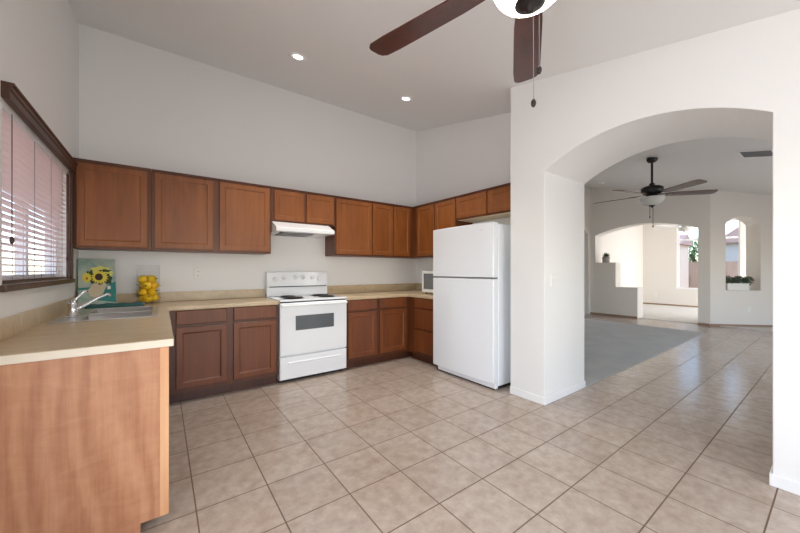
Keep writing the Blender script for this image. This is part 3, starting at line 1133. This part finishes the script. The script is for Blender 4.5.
# ------------------------------------------------------------------ refrigerator
fr = thing('refrigerator', 'white top-freezer refrigerator standing beside the arch pillar', 'refrigerator', (3.1, 2.6, 0))
F0, F1 = 2.135, 3.062
MB().box(2.835, 3.44, F0, F1, .035, 1.735).build('body', M['fridgew'], fr, bevel=.008)
MB().box(2.80, 3.40, F0 + .02, F1 - .02, 0, .035).build('base', M['dark'], fr)
MB().box(2.79, 2.835, F0 + .004, F1 - .05, .012, .085).build('base_grille', M['fridgew'], fr, bevel=.006)


def fridge_door(name, z0, z1):
    n = 16
    pts = [(2.832, F0 + .002), (2.832, F1 - .002)]
    for k in range(n + 1):
        s_ = 1 - 2 * k / n
        pts.append((2.752 - .028 * (1 - s_ * s_), (F0 + F1) / 2 + s_ * ((F1 - F0) / 2 - .002)))
    m = MB().prism(pts, 'Z', z0, z1)
    d = m.build(name, M['fridgew'], fr, bevel=.008, seg=3, angle=35)
    return d


d1 = fridge_door('freezer_door', 1.172, 1.748)
d2 = fridge_door('refrigerator_door', .075, 1.155)
MB().box(2.775, 2.834, F0 + .012, F1 - .012, 1.156, 1.172).build('door_gap', M['greyp'], fr)
MB().box(2.760, 2.80, F0 + .05, F1 - .1, 1.1565, 1.162).build('handle_recess', M['steel'], fr)
MB().box(2.80, 2.90, F1 - .10, F1 - .02, 1.736, 1.752).build('hinge_cap', M['plast'], fr, bevel=.004)
MB().box(2.737, 2.745, F0 + .13, F0 + .185, 1.668, 1.680).build('badge', M['steel'], d1, bevel=.002)

# ------------------------------------------------------------------ microwave
mw = thing('microwave_oven', 'small white microwave on the worktop in the corner beside the refrigerator', 'microwave', (3.2, 3.33, .914))
MB().box(3.01, 3.40, 3.12, 3.56, .935, 1.235).build('case', M['plast'], mw, bevel=.006)
dd = MB().rings((3.009, 3.557, .938), (0, -1, 0), (0, 0, 1), (-1, 0, 0), .33, .294, [(0, 0), (0, .018), (.004, .022), (.03, .022), (.034, .018)]).build('door', M['plast'], mw)
MB().rings((2.990, 3.52, .985), (0, -1, 0), (0, 0, 1), (-1, 0, 0), .25, .215, [(0, 0), (0, .0016), (.003, .002)]).build('door_window', M['mwglass'], dd)
MB().rings((3.009, 3.222, .938), (0, -1, 0), (0, 0, 1), (-1, 0, 0), .098, .294, [(0, 0), (0, .016), (.004, .02)]).build('keypad', M['plast'], mw)
for yy in (3.16, 3.52):
    for xx in (3.04, 3.37):
        MB().lathe([(.001, .9145), (.014, .9145), (.014, .936), (.001, .936)], (xx, yy, 0), 12).build('foot', M['black'], mw)


# ------------------------------------------------------------------ outlets and switches
def outlet(label, loc, u, n, duplex=True, cat='outlet', name='wall_outlet', W=.075, H=.118):
    u, n = Vector(u), Vector(n)
    t = thing(name, label, cat, loc)
    m = MB().rings(tuple(-u * W / 2 + Vector((0, 0, -H / 2)) + n * .0005), u, (0, 0, 1), n, W, H, [(0, 0), (0, .005), (.004, .008), (.008, .008)])
    m.build('cover_plate', M['plast'], t, local=True)
    if duplex:
        for s_ in (-1, 1):
            rc = MB().rings(tuple(-u * .017 + Vector((0, 0, s_ * .024 - .014)) + n * .008), u, (0, 0, 1), n, .034, .028, [(0, 0), (0, .0015), (.003, .002)])
            r_ = rc.build('receptacle', M['plast'], t, local=True)
            for q in (-.007, .007):
                c = u * q + Vector((0, 0, s_ * .024)) + n * .0102
                h = .5 * (u * .0028 + Vector((0, 0, .012)) + n * .001)
                sm = MB()
                a_ = [c - u * .0016 - Vector((0, 0, .006)), c + u * .0016 - Vector((0, 0, .006)), c + u * .0016 + Vector((0, 0, .006)), c - u * .0016 + Vector((0, 0, .006))]
                sm.add(a_ + [p + n * .0006 for p in a_], [(0, 1, 2, 3), (7, 6, 5, 4), (0, 4, 5, 1), (1, 5, 6, 2), (2, 6, 7, 3), (3, 7, 4, 0)])
                sm.build('slot', M['dark'], r_, local=True)
    else:
        k = 2 if W > .1 else 1
        for i in range(k):
            off = (i - (k - 1) / 2) * .046
            MB().rings(tuple(u * (off - .006) + Vector((0, 0, -.012)) + n * .006), u, (0, 0, 1), n, .012, .024, [(0, 0), (0, .006), (.002, .009)]).build('toggle', M['plast'], t, local=True)
    return t


outlet('white wall outlet over the worktop left of the stove', (.330, YB, 1.21), (1, 0, 0), (0, -1, 0))
outlet('white wall outlet over the worktop right of the stove', (2.505, YB, 1.185), (1, 0, 0), (0, -1, 0), duplex=False)
outlet('white light switch plate inside the arch pillar', (3.03, AY1, 1.15), (1, 0, 0), (0, -1, 0), duplex=False, cat='light switch', name='light_switch', W=.12)
pn = c0 + tv * .74
outlet('white wall outlet low on the diagonal wall under the niche', (pn.x, pn.y, .38), tv, -nv)
outlet('white wall outlet low on the wall beside the far window', (14.3, 4.02, .36), (0, -1, 0), (-1, 0, 0))

# ------------------------------------------------------------------ ceiling fixtures
SL = math.atan(.2135)


def downlight(label, x, y, first=[None]):
    z = CZ(y)
    if first[0] is None:
        t = thing('recessed_light', label, 'downlight', (x, y, z), 'recessed ceiling lights', rot=(SL, 0, 0))
        MB().lathe([(.042, -.001), (.090, -.001), (.090, -.006), (.066, -.012), (.052, -.003), (.042, -.002)], (0, 0, 0), 32).build('trim_ring', M['trimw'], t, local=True)
        MB().lathe([(.001, -.004), (.030, -.011), (.042, -.006), (.042, -.001)], (0, 0, 0), 28).build('lamp', M['lamp'], t, local=True)
        first[0] = t
    else:
        t = dup(first[0], (x, y, z), label)
    d = bpy.data.lights.new('downlight_beam', 'SPOT')
    d.energy = 66
    d.spot_size = math.radians(100)
    d.spot_blend = .8
    d.shadow_soft_size = .05
    d.color = (1, .96, .9)
    o = bpy.data.objects.new('downlight_beam', d)
    COL.objects.link(o)
    o.location = (x, y + .01, z - .03)
    return t


downlight('lit recessed ceiling light on the left, above the stove side', 1.085, 3.181)
downlight('lit recessed ceiling light on the right, nearer the right wall', 2.415, 3.175)


def fan(label, C, zb, R, base, blade_m, metal, bowl_m, chains, mot=.15, bowl=(.17, .12), rodr=.013, pitch=12, lit=False):
    cz = CZ(C[1])
    t = thing('ceiling_fan', label, 'ceiling fan', (C[0], C[1], cz))
    x, y = C
    Rm = Matrix.Rotation(SL, 3, 'X')
    ca = MB().lathe([(.001, .004), (.075, .002), (.075, -.03), (.055, -.065), (.022, -.075), (.001, -.075)], (x, y, cz), 28)
    ca.build('canopy', metal, t)
    MB().tube([(x, y, cz - .02), (x, y, zb + .14)], rodr, 12).build('downrod', metal, t)
    k = mot / .15
    MB().lathe([(.001, .19), (.03, .19), (.045, .15), (mot * .8, .13), (mot, .105), (mot, .05), (mot * .82, .02), (mot * .55, .005), (mot * .5, -.035), (.001, -.035)], (x, y, zb), 36).build('motor_housing', metal, t)
    for i in range(5):
        a = base + i * 2 * PI / 5
        Q = Matrix.Rotation(a, 3, 'Z') @ Matrix.Rotation(math.radians(pitch), 3, 'X')
        ol = []
        w0, w1, r0 = .055, .078, mot + .06
        for (r_, w_) in ((r0, w0), (r0 + .12, w0 + .012), (R - .12, w1), (R - .03, w1 - .004), (R - .008, w1 - .022), (R, w1 - .045)):
            ol.append((r_, -w_))
        for (r_, w_) in ((R, w1 - .045), (R - .008, w1 - .022), (R - .03, w1 - .004), (R - .12, w1), (r0 + .12, w0 + .012), (r0, w0)):
            ol.append((r_, w_))
        vs = [Q @ Vector((p[0], p[1], -.004)) + Vector((x, y, zb)) for p in ol] + [Q @ Vector((p[0], p[1], .004)) + Vector((x, y, zb)) for p in ol]
        n = len(ol)
        b = MB().add(vs, [tuple(range(n)), tuple(range(2 * n - 1, n - 1, -1))] + [(j, n + j, n + (j + 1) % n, (j + 1) % n) for j in range(n)])
        bo = b.build('blade', blade_m, t)
        ir = MB()
        pts = [(mot * .55, -.018), (mot + .03, -.014), (mot + .09, -.035), (mot + .15, -.02), (mot + .17, 0), (mot + .15, .02), (mot + .09, .035), (mot + .03, .014), (mot * .55, .018)]
        n = len(pts)
        vs = [Q @ Vector((p[0], p[1], .004)) + Vector((x, y, zb)) for p in pts] + [Q @ Vector((p[0], p[1], .010)) + Vector((x, y, zb)) for p in pts]
        ir.add(vs, [tuple(range(n)), tuple(range(2 * n - 1, n - 1, -1))] + [(j, n + j, n + (j + 1) % n, (j + 1) % n) for j in range(n)])
        ir.build('blade_bracket', metal, bo)
    br, bd = bowl
    z0 = zb - .035
    pr = [(br * .72, 0), (br, -.006), (br, -.018)]
    for j in range(1, 9):
        q = j / 8
        pr.append((br * math.cos(q * PI / 2) ** .8 if q < 1 else .001, -.018 - (bd - .018) * math.sin(q * PI / 2) ** 1.1))
    pr = [(max(r_, .001), z) for r_, z in pr]
    MB().lathe(pr, (x, y, z0), 40).build('light_bowl', bowl_m, t)
    zf = z0 - bd
    fk = 1.22 if lit else 1
    MB().lathe([(.001, .012), (.046 * fk, .010), (.048 * fk, .002), (.030 * fk, -.010), (.014 * fk, -.018), (.010 * fk, -.030), (.001, -.036)], (x, y, zf), 24).build('finial', metal, t)
    for (ox, oy, ze) in chains:
        c = MB()
        c.tube([(x + ox, y + oy, zf + .006), (x + ox, y + oy, ze + .02)], 0.0014 if lit else .004, 6)
        c.build('pull_chain', M['greyp'] if lit else metal, t)
        c = MB().ball((x + ox, y + oy, ze + .008), .010, .010, .017, 12, 8)
        c.build('chain_fob', metal, t)
    return t


R_ = math.radians
fan('large dark-wood ceiling fan with a lit bowl, nearest the camera', (1.199, .751), 2.478, .845, R_(33.6), M['blade'], M['bronze'], M['bowlon'],
    [(.012, -.008, 1.915), (.030, -.022, 2.048)], bowl=(.150, .122), pitch=-8.7, lit=True)
fan('dark ceiling fan with a frosted bowl seen through the kitchen arch', (6.43, 1.855), 2.47, .86, R_(-51.2), M['blade'], M['black'], M['bowlw'],
    [(-.03, .02, 2.10), (.01, -.01, 1.95)], mot=.15, bowl=(.165, .14), rodr=.016, pitch=-12)
fan('pale ceiling fan in the far room beyond the wide arch', (12.2, 2.74), 2.53, .85, R_(144), M['plast'], M['plast'], M['bowlw'], [(0.01, 0, 2.2)], bowl=(.16, .14))

# vent on the living room ceiling
ve = thing('ceiling_vent', 'white air vent grille on the living room ceiling', 'vent', (6.46, .55, CZ(.55)), rot=(SL, 0, 0))
m = MB()
m.box(-.20, .20, -.33, -.30, -.012, 0); m.box(-.20, .20, .30, .33, -.012, 0)
m.box(-.20, -.175, -.30, .30, -.012, 0); m.box(.175, .20, -.30, .30, -.012, 0)
m.box(-.175, .175, -.01, .01, -.011, 0)
m.build('frame', M['trimw'], ve, local=True)
m = MB()
for k in range(9):
    xx = -.155 + k * .0388
    m.add([(xx - .012, -.30, -.002), (xx + .014, -.30, -.011), (xx + .014, .30, -.011), (xx - .012, .30, -.002)], [(0, 1, 2, 3)])
m = m.build('slats', M['greyp'], ve, local=True)
MB().box(-.175, .175, -.30, .30, -.0008, -.0002).build('duct_opening', M['dark'], ve, local=True)

sdv = thing('smoke_detector', 'small round smoke detector on the living room ceiling', 'smoke detector', (8.8, 3.57, CZ(3.57)), rot=(SL, 0, 0))
MB().lathe([(.07, 0), (.07, -.025), (.055, -.04), (.001, -.042)], (0, 0, 0), 24).build('case', M['plast'], sdv, local=True)

# ------------------------------------------------------------------ plants
# succulent on the stepped half wall
pc = (10.0, 3.94, 1.4555)
sp = thing('potted_succulent', 'small succulent in a grey pot on the stepped half wall', 'plant', pc)
MB().lathe([(.001, 0), (.085, 0), (.10, .165), (.09, .165), (.085, .14), (.001, .14)], pc, 24).build('pot', M['pot'], sp)
lv = MB()
for i in range(13):
    a = i * 2.4
    el = .5 + .9 * (i / 13)
    L_ = .16
    d = Vector((math.cos(a) * math.cos(el), math.sin(a) * math.cos(el), math.sin(el)))
    sd_ = d.cross(Vector((0, 0, 1))).normalized() * .026
    nn = sd_.cross(d).normalized() * .012
    p0 = Vector(pc) + Vector((0, 0, .14))
    vs = [p0 - sd_ * .5, p0 + sd_ * .5, p0 + d * L_ * .5 + sd_, p0 + d * L_, p0 + d * L_ * .5 - sd_, p0 + d * L_ * .4 + nn, p0 + d * L_ * .4 - nn]
    lv.add(vs, [(0, 1, 5), (1, 2, 5), (2, 3, 5), (3, 4, 5), (4, 0, 5), (1, 0, 6), (2, 1, 6), (3, 2, 6), (4, 3, 6), (0, 4, 6)])
lv.build('leaves', M['leafd'], sp)

# boxwood planter in the niche
bc = c0 + tv * .615 + nv * .16
bp = thing('planter_box', 'white planter box of dark green boxwood in the arched niche', 'plant', (bc.x, bc.y, NZ0 + .0005), rot=(0, 0, -PI / 4))
MB().box(-.21, .21, -.07, .07, 0, .15).build('box', M['plast'], bp, bevel=.004, local=True)
hb = MB()
for k in range(1500):
    cx = random.uniform(-.285, .285)
    lobe = .085 + .02 * math.sin(cx * 31)
    a = random.uniform(0, 2 * PI)
    rr = lobe * math.sqrt(random.random())
    c = Vector((cx, rr * math.cos(a), .215 + rr * math.sin(a)))
    q = Matrix.Rotation(random.uniform(0, PI), 3, 'X') @ Matrix.Rotation(random.uniform(0, 2 * PI), 3, 'Z')
    s_ = random.uniform(.012, .02)
    hb.add([c + q @ Vector(p) for p in ((-s_, 0, 0), (0, -s_ * .6, .004), (s_, 0, 0), (0, s_ * .6, .004))], [(0, 1, 2, 3)])
hb.build('foliage', M['hedge'], bp, local=True)
